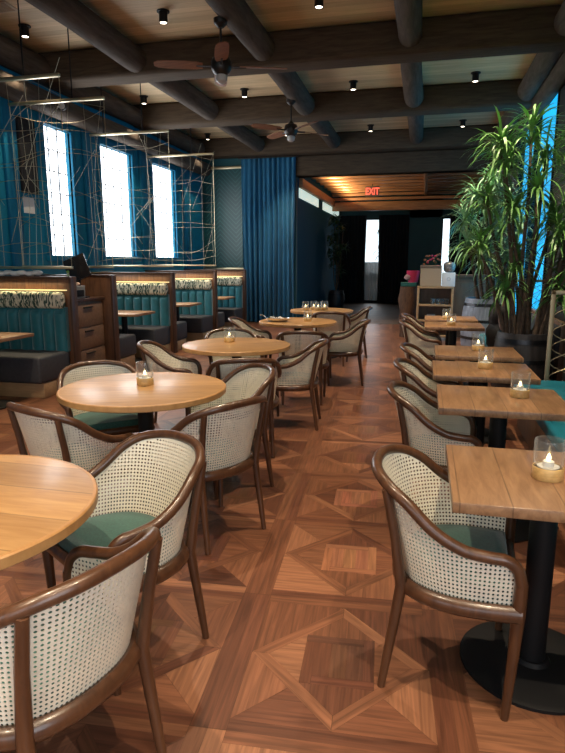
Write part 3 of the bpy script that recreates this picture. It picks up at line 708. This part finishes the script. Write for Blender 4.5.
# ------------------------------------------------------------------ booths on the left
PX = -4.0
def partition(y, label):
    t = thing('booth_partition', label, 'partition', (0, y, 0), 0, 'booth partitions')
    MB().box((XL, -.05, 0), (PX - .03, .05, 1.30), .004).build('panel', 'partition', t)
    e = MB().box((PX - .03, -.06, 0), (PX, .06, 1.33), .006); e.box((XL, -.06, 1.30), (PX - .03, .06, 1.335), .006); e.build('edge_trim', 'partition_edge', t)
for y, lab in ((3.6, 'walnut booth partition nearest the camera, out at the left'), (6.19, 'walnut booth partition behind the nearest visible booth'), (7.13, 'walnut booth partition beyond the drawer cabinet'), (9.06, 'walnut booth partition between the second and third booth'),
               (11.1, 'walnut booth partition between the third and farthest booth'), (13.1, 'walnut booth partition beside the blue curtain')):
    partition(y, lab)
def bench(y, sgn, label):
    """bench with its back on the partition at y; sgn=-1 faces the camera"""
    t = thing('booth_bench', label, 'bench', (0, y, 0), 0, 'teal booth benches')
    Y = lambda a: sgn * a
    x0, x1 = XL + .02, PX - .06
    B = lambda mb, a0, a1, z0, z1, bv, xa=x0, xb=x1: mb.box((xa, min(Y(a0), Y(a1)), z0), (xb, max(Y(a0), Y(a1)), z1), bv)
    B(MB(), .062, .60, .0, .17, .004, x0, x1 - .01).build('plinth', 'light_wood', t)
    B(MB(), .062, .66, .17, .47, .035).build('seat', 'grey_seat', t)
    mb = MB(); n = 9; V = []; F = []; q = 14; rows = 9; W = (x1 - x0) / n     # channel-tufted back
    for j in range(rows + 1):
        v = j / rows; z = .46 + .50 * v
        for i in range(n * q + 1):
            u = i / q; ph = (u % 1.)
            bul = .055 * math.sqrt(max(0., 1 - (2 * ph - 1) ** 2)) * (1. if v < .85 else math.sqrt(max(0, 1 - ((v - .85) / .15) ** 2)))
            V.append((x0 + u * W, Y(.105 + bul), z))
    k = n * q + 1
    for j in range(rows):
        for i in range(n * q): a = j * k + i; F.append((a, a + 1, a + k + 1, a + k))
    mb.add(V, F); B(mb, .062, .115, .46, .98, 0); mb.build('backrest', 'velvet', t)
    B(MB(), .062, .175, .965, 1.16, .05).build('headroll', 'headroll', t)
    B(MB(), .052, .064, 1.17, 1.182, 0).build('light_strip', 'strip', t, smooth=False)
    l = bpy.data.lights.new('strip', 'AREA'); l.shape = 'RECTANGLE'; l.size = 1.3; l.size_y = .03; l.energy = 2.2; l.color = (1, .78, .42)
    lo = bpy.data.objects.new('strip_light', l); C.objects.link(lo); lo.location = ((x0 + x1) / 2, y + Y(.13), 1.285); lo.rotation_euler = (R(12 * sgn), 0, 0)
for y, s, lab in ((3.6, 1, 'near bench of the nearest booth, mostly out of frame at left'), (6.19, -1, 'large teal tufted booth bench at the left edge, facing the viewer'), (7.13, 1, 'booth bench beyond the drawer cabinet, its grey seat end showing'),
                  (9.06, -1, 'teal tufted bench facing the viewer in the second booth'), (9.06, 1, 'bench of the third booth turned away, behind its partition'), (11.1, -1, 'teal tufted bench facing the viewer in the third booth'),
                  (11.1, 1, 'bench of the farthest booth turned away, behind its partition'), (13.1, -1, 'teal tufted bench of the farthest booth, beside the blue curtain')):
    bench(y, s, lab)
def booth_table(y, label):
    t = thing('booth_table', label, 'table', (-4.72, y, 0), 0, 'booth tables')
    MB().box((-.66, -.33, .715), (.66, .33, .75), .004).build('tabletop', 'light_wood' if False else 'table', t)
    MB().lathe([(0, 0), (.24, 0), (.24, .012), (.06, .025), (.05, .04), (0, .04)], 32, (.3, 0, 0)).build('base', 'black', t)
    MB().lathe([(0, .035), (.045, .035), (.045, .714), (0, .714)], 20, (.3, 0, 0)).build('column', 'black', t)
for y, lab in ((5.15, 'oak table in the nearest booth, at the left edge'), (8.12, 'oak table in the second booth'), (10.1, 'oak table in the third booth'), (12.15, 'oak table in the farthest booth')): booth_table(y, lab)
# drawer cabinet, till screen and printer
t = thing('drawer_cabinet', 'brown wooden drawer cabinet between two booth partitions', 'cabinet', (-4.75, 6.66, 0))
MB().box((-.72, -.38, 0), (.60, .38, 1.02), .004).build('body', 'counter', t); MB().box((-.73, -.40, 1.02), (.64, .40, 1.05), .006).build('countertop', 'partition_edge', t)
for k, (z0, z1) in enumerate(((.10, .40), (.42, .68), (.70, .98))):
    d = MB().box((.60, -.36, z0), (.622, .36, z1), .004).build('drawer', 'drawer_wood', t); MB().box((.622, -.10, z1 - .05), (.64, .10, z1 - .035), .003).build('handle', 'black', d)
t = thing('printer', 'small grey receipt printer on the drawer cabinet', 'printer', (-4.22, 6.52, 1.05))
MB().box((-.09, -.12, 0), (.09, .12, .16), .012).build('housing', mat('grey_plastic', (.16, .16, .16), .5), t); MB().box((.089, -.08, .03), (.094, .08, .11), .002).build('front_cover', 'black', t)
MB().lathe([(0, 0), (.03, 0), (.033, .004), (.0, .006)], 16, (.091, 0, 0)).build('knob', 'steel', t)
o = MB().blob((0, 0, .02), (.07, .05, .022), jit=.08).build('cloth', mat('pinkish_cloth', (.5, .36, .3), .8)); tag(o, 'crumpled pale cloth on top of the receipt printer', 'cloth'); o.location = (-4.2, 6.52, 1.2145)
t = thing('till_screen', 'black till screen tilted back behind the partition top', 'monitor', (-4.28, 6.72, 1.05))
MB().box((-.10, -.06, 0), (.10, .1, .02), .005).build('foot', 'black', t); MB().tube([(0, .02, .015), (0, .03, .22), (-.01, .03, .34)], .02).build('stand', 'black', t)
MB().box((-.14, -.015, .20), (.14, .015, .54), .008, Matrix.Rotation(R(20), 3, 'Z') @ Matrix.Rotation(R(-24), 3, 'Y') @ Matrix.Rotation(R(-28), 3, 'X')).build('display', 'screenblack', t)
# things on the first partition
o = MB(); 
for k in range(6): o.blob((-.26 + k * .10, random.uniform(-.01, .01), .028 + .01 * (k % 2)), (.075, .045, .03), 12, 8, .12)
tag(o.build('napkins', 'white'), 'heap of crumpled white napkins on top of the nearest partition', 'napkins'); bpy.data.objects['napkins'].location = (-4.72, 6.19, 1.336)
o = thing('small_vase', 'little pale green vase at the partition end by the till screen', 'vase', (-4.05, 6.165, 1.336)); o.scale = (.6, .6, .6); MB().lathe([(0, 0), (.022, 0), (.028, .025), (.02, .055), (.024, .07), (.02, .07), (.016, .055), (0, .02)], 20).build('body', mat('pale_green', (.35, .45, .28), .4), o)
MB().blob((0, 0, .085), (.03, .03, .025), jit=.2).build('sprig', 'leaf', o)

# ------------------------------------------------------------------ brass screens over the partitions
def brass_screen(y, label, seed, ztop=3.52, x1=PX):
    rg = random.Random(seed)
    t = thing('brass_screen', label, 'screen', (0, y, 0), 0, 'hanging brass wire screens')
    x0, z0 = XL + .12, 1.42; fr = MB()
    fr.box((x0, -.02, ztop - .018), (x1, .02, ztop + .018), .004); fr.box((x0, -.02, z0 - .0), (x1, .02, z0 + .03), .004); fr.tube([(x1 - .01, 0, z0), (x1 - .01, 0, ztop)], .0035, 6); fr.tube([(x0 + .01, 0, z0), (x0 + .01, 0, ztop)], .0035, 6)
    fr.build('frame', 'brass', t)
    w = MB()
    for k in range(7):
        x = x0 + (x1 - x0) * (k + rg.uniform(.2, .8)) / 7; yy = rg.uniform(-.12, .12); w.tube(crom([(x, 0, z0), (x + rg.uniform(-.06, .06), yy, (z0 + ztop) / 2), (x + rg.uniform(-.05, .05), 0, ztop)], 6), .0024, 5)
    for k in range(11):
        z = z0 + (ztop - z0) * (k + rg.uniform(.1, .9)) / 11; bul = rg.choice([-1, 1]) * rg.uniform(.08, .19); sag = rg.uniform(-.18, .18)
        w.tube(crom([(x0, 0, z), (x0 + .4, bul * .7, z + sag), (x0 + .9, bul, z + sag * 1.1), (x1, 0, z + rg.uniform(-.12, .12))], 8), .003, 5)
    for k in range(6):
        xa = rg.uniform(x0, x1); za = rg.uniform(z0, ztop - .9); w.tube([(xa, rg.uniform(-.05, .05), za), (min(max(xa + rg.choice([-1, 1]) * rg.uniform(.35, .9), x0), x1), rg.uniform(-.05, .05), za + rg.uniform(.5, 1.2))], .0024, 5)
    w.build('wire_pattern', 'wire', t)
    for xx in (x1 - .45, x0 + .25): MB().tube([(xx, 0, ztop), (xx, 0, ZC)], .008, 6).build('hanger', 'black', t)
for y, lab, sd in ((6.19, 'hanging brass wire screen nearest the camera, over the first partition', 3), (7.13, 'hanging brass wire screen over the drawer cabinet, in front of the first window', 5), (9.06, 'hanging brass wire screen between the first and second window', 11), (11.1, 'hanging brass wire screen nearest the blue curtain, before the third window', 17)): brass_screen(y, lab, sd)
# dark panel, note and spot on the left wall
o = MB().box((XL, 7.38, 2.45), (XL + .05, 7.74, 3.45), .006).build('wall_panel', 'black_soft'); tag(o, 'narrow dark upright panel on the blue wall left of the first window', 'panel')
o = MB().box((XL - .001, 7.42, 2.18), (XL + .004, 7.66, 2.40)).build('paper_note', 'white', smooth=False); tag(o, 'white paper note pinned below the dark wall panel', 'note')
t = thing('wall_spotlight', 'black spotlight on an arm under the log beam, white lens', 'spotlight', (-5.2, 8.05, 3.70)); MB().tube([(-.25, 0, .02), (.0, 0, .02)], .018).build('arm', 'black', t); MB().tube([(-.04, .1, .03), (.03, -.05, 0)], .055, 16).build('head', 'black', t); MB().tube([(.031, -.052, 0), (.034, -.058, -.001)], .045, 16).build('lens', 'frost', t)

# ------------------------------------------------------------------ bench and plants on the right
def banquette(y0, y1, label):
    t = thing('banquette', label, 'bench', (0, y0, 0), 0, 'turquoise banquettes'); L = y1 - y0
    MB().box((.90, 0, 0), (1.40, L, .34), .004).build('plinth', 'counter', t); MB().box((.84, 0, .34), (1.44, L, .45), .03).build('seat', 'teal_vinyl', t)
    n = max(2, round(L / .8)); b = MB()
    for k in range(n): b.box((1.42, L * k / n + .004, .44), (1.52, L * (k + 1) / n - .004, .80), .03)
    b.build('backrest', 'grey_seat', t); MB().box((1.50, 0, 0), (1.56, L, .84), .006).build('back_board', 'counter', t)
banquette(.6, 5.62, 'long turquoise banquette beside the nearer square tables'); banquette(7.0, 9.2, 'short turquoise banquette beside the two farthest square tables')
def lattice(x0, x1, y, z1, label, m, nw=3):
    t = thing('lattice_screen', label, 'screen', (x0, y, 0)); w = x1 - x0; f = MB()
    f.box((0, -.018, 0), (.036, .018, z1), .003); f.box((w - .036, -.018, 0), (w, .018, z1), .003); f.box((0, -.018, z1 - .036), (w, .018, z1), .003); f.box((0, -.018, .08), (w, .018, .11), .003); f.build('frame', m, t)
    wv = MB()
    for k in range(nw):
        for s in (1, -1):
            x = .036 + (w - .072) * (k + .5) / nw
            wv.tube([(x + s * (w - .072) / nw * .5 * math.sin(q / 20 * PI * 2), 0, .1 + (z1 - .12) * q / 80) for q in range(81)], .004, 6)
    wv.build('wavy_bars', m, t)
lattice(1.12, 1.78, 5.72, 1.25, 'brass framed screen of wavy bars at the end of the long banquette', mat('aged_brass', (.42, .34, .22), .45, metal=.7))
lattice(1.14, 1.78, 9.24, 1.25, 'framed wavy bar screen at the end of the short banquette, against the blue window', mat('coppery_metal', (.30, .17, .12), .4, metal=.7))
# black bag
t = thing('black_bag', 'slouchy black bag on the short turquoise banquette', 'bag', (.93, 7.35, .452), R(15))
MB().blob((-.02, 0, .19), (.15, .20, .19), 18, 12, .05, .8).blob((-.06, -.01, .42), (.11, .12, .12), 14, 9, .06, .8).build('body', 'black_soft', t)
MB().tube(crom([(-.06, -.20, .08), (-.07, -.205, .20), (-.10, -.17, .34), (-.09, -.10, .46), (-.06, 0, .535)], 5), .016, 8, flat=.4).build('strap', mat('brown_strap', (.22, .14, .12), .6), t)

def barrel(t, r, h, m, hoops):
    prof = lambda z: r * (1 + .16 * (1 - (2 * z / h - 1) ** 2)) * .88
    pr = [(0, 0)] + [(prof(h * k / 12), h * k / 12) for k in range(13)] + [(prof(h) - .025, h), (prof(h) - .03, h - .06), (0, h - .06)]
    MB().lathe(pr, 40).build('barrel', m, t)
    for z in hoops:
        z *= h; MB().lathe([(prof(z - .02) + .001, z - .022), (prof(z - .02) + .006, z - .022), (prof(z + .02) + .006, z + .022), (prof(z + .02) + .001, z + .022)], 40).build('hoop', 'hoop', t)
    MB().lathe([(0, h - .055), (prof(h) - .032, h - .055), (prof(h) * .5, h - .03), (0, h - .02)], 24).build('soil', 'soil', t)
def rosette(mb, c, n, ln, rg, droop=1., wd=.014, tilt=(0, 0), lim=None):
    for k in range(n):
        a = rg.uniform(0, 2 * PI); el = rg.uniform(-.25, 1.35); L = ln * rg.uniform(.7, 1.1); w = wd * rg.uniform(.8, 1.25)
        d = Vector((math.cos(a), math.sin(a), 0)); side = Vector((-math.sin(a), math.cos(a), 0)); p = Vector(c) + Vector((0, 0, rg.uniform(-.10, .10)))
        th = el; V = []; F = []; q = 6
        for i in range(q + 1):
            s = i / q; ww = w * (1. if s < .5 else 1 - ((s - .5) / .5) ** 1.6) + .0008
            V.append(p + side * ww); V.append(p - side * ww + Vector((0, 0, .0)))
            st = L / q; p = p + d * (math.cos(th) * st) + Vector((tilt[0] * st, tilt[1] * st, math.sin(th) * st)); th -= droop * rg.uniform(.14, .34)
        for i in range(q): F.append((2 * i, 2 * i + 1, 2 * i + 3, 2 * i + 2))
        if lim and any(not lim[0] < v.x < lim[1] for v in V): continue
        mb.add(V, F)
def dracaena(name, loc, r, h, bm, hoops, stems, leafm, label, seed, ln, nl, wd=.014):
    rg = random.Random(seed); t = thing(name, label, 'potted plant', loc); barrel(t, r, h, bm, hoops); fo = MB()
    for (x, y, z) in stems:
        bx, by = x * .25 + rg.uniform(-.08, .08), y * .25 + rg.uniform(-.06, .06)
        pts = crom([(bx, by, h - .05), (bx + (x - bx) * .3 + rg.uniform(-.06, .06), by + (y - by) * .3, h + (z - h) * .35), (bx + (x - bx) * .65, by + (y - by) * .65 + rg.uniform(-.06, .06), h + (z - h) * .7), (x, y, z)], 6)
        MB().tube(pts, [.024 - .012 * i / len(pts) for i in range(len(pts))], 8).build('stem', 'trunk', t)
        rosette(fo, (x, y, z), nl, ln, rg, 1., wd, lim=(-9, XR - .02 - loc[0]))
    fo.build('foliage', leafm, t, ang=60)
P1 = (1.05, 6.55, 0)
dracaena('dracaena_plant', P1, .30, .78, 'barrel_dark', (.12, .36, .64, .9),
         [(-.08, .0, 2.72), (-.30, -.05, 2.42), (.10, .2, 2.55), (-.45, .1, 2.12), (-.22, -.12, 1.98), (.42, .0, 2.32), (.50, -.1, 1.92), (-.5, -.02, 1.62), (-.12, .1, 1.52), (.40, -.12, 1.50), (.2, .15, 1.95), (-.22, .0, 1.22), (.55, .1, 2.75), (.3, -.05, 1.2), (.38, -.1, 2.62), (.6, 0, 2.2), (.25, 0, 1.75), (.62, -.1, 1.6), (.52, .1, 1.25), (-.36, 0, 2.62), (0, -.1, 2.2), (.6, .1, 2.95)],
         'leaf', 'tall dark green dracaena in a dark hooped barrel beside the brass screen', 4, .44, 78, .0105)
dracaena('dracaena_plant', (.99, 9.70, 0), .385, .95, 'barrel_blue', (.12, .36, .64, .9),
         [(-.28, -.1, 2.45), (-.42, 0, 2.10), (-.1, .1, 2.25), (.1, -.1, 1.95), (-.38, -.2, 1.75), (-.05, 0, 2.65), (.2, .1, 2.4), (-.12, -.15, 1.55), (.22, -.1, 1.6), (.4, 0, 2.0)],
         'leaf_pale', 'paler bushy dracaena in a blue-grey barrel behind the short banquette', 9, .46, 80, .012)
# dark plant in the corridor corner
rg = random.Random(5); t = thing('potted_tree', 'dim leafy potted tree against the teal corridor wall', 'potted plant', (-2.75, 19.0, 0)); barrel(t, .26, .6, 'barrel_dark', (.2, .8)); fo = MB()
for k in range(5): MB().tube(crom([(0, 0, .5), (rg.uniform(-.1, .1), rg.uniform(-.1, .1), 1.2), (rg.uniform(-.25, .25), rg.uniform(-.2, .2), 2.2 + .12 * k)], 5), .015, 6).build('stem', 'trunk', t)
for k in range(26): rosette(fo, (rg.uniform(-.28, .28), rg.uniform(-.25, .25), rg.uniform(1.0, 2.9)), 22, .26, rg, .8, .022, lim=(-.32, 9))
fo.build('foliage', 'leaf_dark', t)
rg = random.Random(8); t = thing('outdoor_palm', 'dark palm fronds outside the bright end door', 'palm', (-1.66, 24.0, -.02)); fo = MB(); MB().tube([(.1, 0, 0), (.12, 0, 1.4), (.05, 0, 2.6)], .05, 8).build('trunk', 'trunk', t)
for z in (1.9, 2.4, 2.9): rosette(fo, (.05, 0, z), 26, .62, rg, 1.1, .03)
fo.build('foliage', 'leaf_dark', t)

# ------------------------------------------------------------------ host stand, shelf unit, boxes
SX, SY = -.12, 11.7
t = thing('shelf_unit', 'open light wood shelf unit carrying cardboard boxes', 'shelf', (SX, SY, 0)); W = .68
for x in (0, W - .04): MB().box((x, 0, 0), (x + .04, .36, 1.0), .003).build('side_panel', 'light_wood', t)
for z in (.06, .36, .66): MB().box((.04, .01, z), (W - .04, .35, z + .035), .003).build('shelf', 'light_wood', t)
MB().box((0, 0, 1.0), (W, .37, 1.04), .003).build('top', 'light_wood', t); MB().box((.04, .34, .06), (W - .04, .355, 1.0)).build('back_panel', 'counter', t, smooth=False)
tum = None
for k in range(6):
    g = MB().lathe([(0, .0), (.034, 0), (.04, .11), (.037, .11), (.031, .008), (0, .008)], 20).build('tumbler', glass('tumbler_glass', (.8, .84, .86), .8) if k == 0 else bpy.data.materials['tumbler_glass'])
    tag(g, 'clear tumbler standing on the middle shelf of the light wood unit', 'glass', 'tumblers on the shelf'); g.location = (SX + .30 + .09 * (k % 4), SY + .10 + .10 * (k // 4), .696)
b = MB().box((0, 0, 0), (.16, .14, .10), .004).build('small_box', mat('grey_box', (.3, .3, .3), .6)); tag(b, 'little grey box on the lower shelf of the light wood unit', 'box'); b.location = (SX + .2, SY + .08, .396)
t = thing('cardboard_box', 'open brown cardboard box on the light wood shelf unit', 'box', (SX + .04, SY + .02, 1.041)); bx = MB(); w_, d_, h_ = .40, .32, .34
bx.box((0, 0, 0), (w_, d_, .006)); bx.box((0, 0, 0), (w_, .006, h_)); bx.box((0, d_ - .006, 0), (w_, d_, h_)); bx.box((0, 0, 0), (.006, d_, h_)); bx.box((w_ - .006, 0, 0), (w_, d_, h_)); bx.build('body', 'cardboard', t, smooth=False)
for s in (0, 1): MB().box((0, d_ - .006 if s else 0, h_), (w_, d_ if s else .006, h_ + .06), 0, Matrix.Rotation(R(-35 if s else 35), 3, 'X')).build('flap', 'cardboard', t, smooth=False)
t = thing('white_box', 'white carton with a small grey mark beside the brown cardboard box', 'box', (SX + .455, SY + .03, 1.041)); MB().box((0, 0, 0), (.24, .28, .26), .003).build('body', 'white', t)
MB().tube([(.12 + .03 * math.cos(q / 12 * 2 * PI), -.0015, .14 + .03 * math.sin(q / 12 * 2 * PI)) for q in range(13)], .004, 5).build('mark', mat('grey_print', (.4, .42, .45), .6), t)
o = MB().blob((0, 0, .09), (.11, .09, .10), 14, 10, .08, .7).build('silver_bag', mat('silver_foil', (.30, .29, .28), .3, metal=.6, noise=.4, nscale=40)); tag(o, 'dark silvery patterned bag lying on the white carton', 'bag'); o.location = (SX + .58, SY + .16, 1.315)
rg = random.Random(3); t = thing('flower_bunch', 'bunch of orange and red dried flowers standing in the cardboard box', 'flowers', (SX + .24, SY + .18, 1.05)); fl = MB(); stm = MB(); fd = MB()
for k in range(26):
    x, y, z = rg.uniform(-.14, .17), rg.uniform(-.1, .1), rg.uniform(.34, .60); (fl if k % 3 else fd).blob((x, y, z), (.024, .024, .02), 8, 6, .25); stm.tube([(x * .3, y * .3, .0), (x, y, z)], .003, 4)
fl.build('blossoms', mat('rust_petals', (.35, .13, .06), .7), t); fd.build('blossoms', 'pink', t); stm.build('stems', 'leaf_dark', t)
# pedestal with teal top, pink pot
t = thing('stump_pedestal', 'rustic dark wooden pedestal with a teal top, left of the shelf unit', 'pedestal', (-.30, 12.2, 0))
MB().lathe([(0, 0), (.15, 0), (.14, .1), (.17, .3), (.15, .5), (.20, .75), (.17, .9), (.16, 1.02), (0, 1.02)], 18).build('trunk', 'stump', t); MB().box((-.15, -.15, 1.02), (.15, .15, 1.10), .01).build('top', mat('dark_teal_top', (.01, .12, .11), .5), t)
t = thing('pink_pot', 'pink red foil pot beside the cardboard box', 'pot', (-.22, 12.22, 1.10)); MB().lathe([(0, 0), (.09, 0), (.13, .2), (.135, .23), (.12, .23), (.08, .02), (0, .02)], 18).build('pot', 'pink', t); MB().blob((-.10, -.06, .10), (.07, .05, .06), jit=.15).build('bow', mat('pale_pink', (.5, .3, .3), .6), t)
t = thing('host_counter', 'brown panelled wooden counter behind the shelf unit', 'counter', (.50, 12.3, 0)); MB().box((0, 0, 0), (.95, .5, 1.2), .006).build('body', 'counter', t); MB().box((-.03, -.03, 1.2), (.98, .52, 1.25), .006).build('top', 'counter', t)
for k in range(2): MB().box((.05 + k * .45, -.012, .1), (.45 + k * .45, 0, 1.1), .005).build('panel', 'counter', t)

# ------------------------------------------------------------------ exit sign
t = thing('exit_sign', 'red lit EXIT sign under the wooden trellis', 'sign', (-1.59, 18, 3.39)); MB().box((-.20, -.01, -.0), (.20, .01, .30), .004).build('panel', 'exit_panel', t); MB().tube([(0, 0, .3), (0, 0, .48)], .012).build('hanger', 'black', t)
cu_ = bpy.data.curves.new('exit_letters', 'FONT'); cu_.body = 'EXIT'; cu_.size = .27; cu_.align_x = 'CENTER'; cu_.extrude = .004; cu_.offset = .004; cu_.materials.append(M['exit_red'])
eo = bpy.data.objects.new('lettering', cu_); C.objects.link(eo); bpy.context.view_layer.update()
lm = bpy.data.meshes.new_from_object(eo.evaluated_get(bpy.context.evaluated_depsgraph_get())); bpy.data.objects.remove(eo)
eo = bpy.data.objects.new('lettering', lm); C.objects.link(eo); eo.parent = t; eo.location = (0, -.015, .055); eo.rotation_euler = (PI / 2, 0, 0); eo.scale = (.72, 1, 1)

# ------------------------------------------------------------------ light
def area(name, loc, rot, sx, sy, e, col):
    l = bpy.data.lights.new(name, 'AREA'); l.shape = 'RECTANGLE'; l.size = sx; l.size_y = sy; l.energy = e; l.color = col
    o = bpy.data.objects.new(name, l); C.objects.link(o); o.location = loc; o.rotation_euler = rot; return o
for (a, b) in FW_ASSUMED: area('window_daylight', ((a + b) / 2, YF + .02, (FZ[0] + FZ[1]) / 2), (R(90), 0, 0), b - a, FZ[1] - FZ[0], 42, (.88, .94, 1.))  # cool fill light set in the assumed windows behind the camera
for (a, b) in WIN: area('window_daylight', (XL + .05, (a + b) / 2, (WZ0 + WZ1) / 2), (0, R(-90), 0), WZ1 - WZ0, b - a, 22, (.95, .97, 1.))
area('window_daylight', (XR - .03, (SW_ASSUMED[0] + SW_ASSUMED[1]) / 2, (SW_ASSUMED[2] + SW_ASSUMED[3]) / 2), (0, R(90), 0), SW_ASSUMED[3] - SW_ASSUMED[2], SW_ASSUMED[1] - SW_ASSUMED[0], 105, (.88, .94, 1.))  # cool fill light added at the assumed right-hand window
area('blue_window_light', (XR - .05, 11.6, 2.2), (0, R(90), 0), 3.8, 3.4, 9, (.25, .75, 1.))
for (y, e) in ((16.2, 26), (18.6, 26)): area('trellis_light', (XC + .5, y, 3.50), (0, R(205), 0), .1, 2.4, e * 1.8, (1., .68, .34)); pass
area('end_door_daylight', (-1.87, YE + .02, 1.6), (R(-90), 0, 0), .4, 2.8, 5, (.85, .93, 1.))
w = bpy.data.worlds.new('World'); bpy.context.scene.world = w; w.use_nodes = True
w.node_tree.nodes['Background'].inputs[0].default_value = (.75, .80, .85, 1); w.node_tree.nodes['Background'].inputs[1].default_value = .3

# ------------------------------------------------------------------ camera
cd = bpy.data.cameras.new('Camera'); cam = bpy.data.objects.new('Camera', cd); C.objects.link(cam)
cd.sensor_fit = 'VERTICAL'; cd.sensor_height = 24; cd.lens = 24 * 585 / 753; cd.clip_start = .05; cd.clip_end = 100
cam.location = (0, 0, 1.5); cam.rotation_euler = (R(90 - 11.07), 0, R(13.44))
sc = bpy.context.scene; sc.camera = cam
sc.view_settings.view_transform = 'Standard'; sc.view_settings.look = 'None'; sc.view_settings.gamma = 1; sc.view_settings.use_curve_mapping = False
sc.view_settings.exposure = .38
sc.cycles.use_denoising = True
sc.cycles.max_bounces = 8; sc.cycles.transparent_max_bounces = 16; sc.cycles.caustics_reflective = False; sc.cycles.caustics_refractive = False; sc.cycles.sample_clamp_indirect = 4.
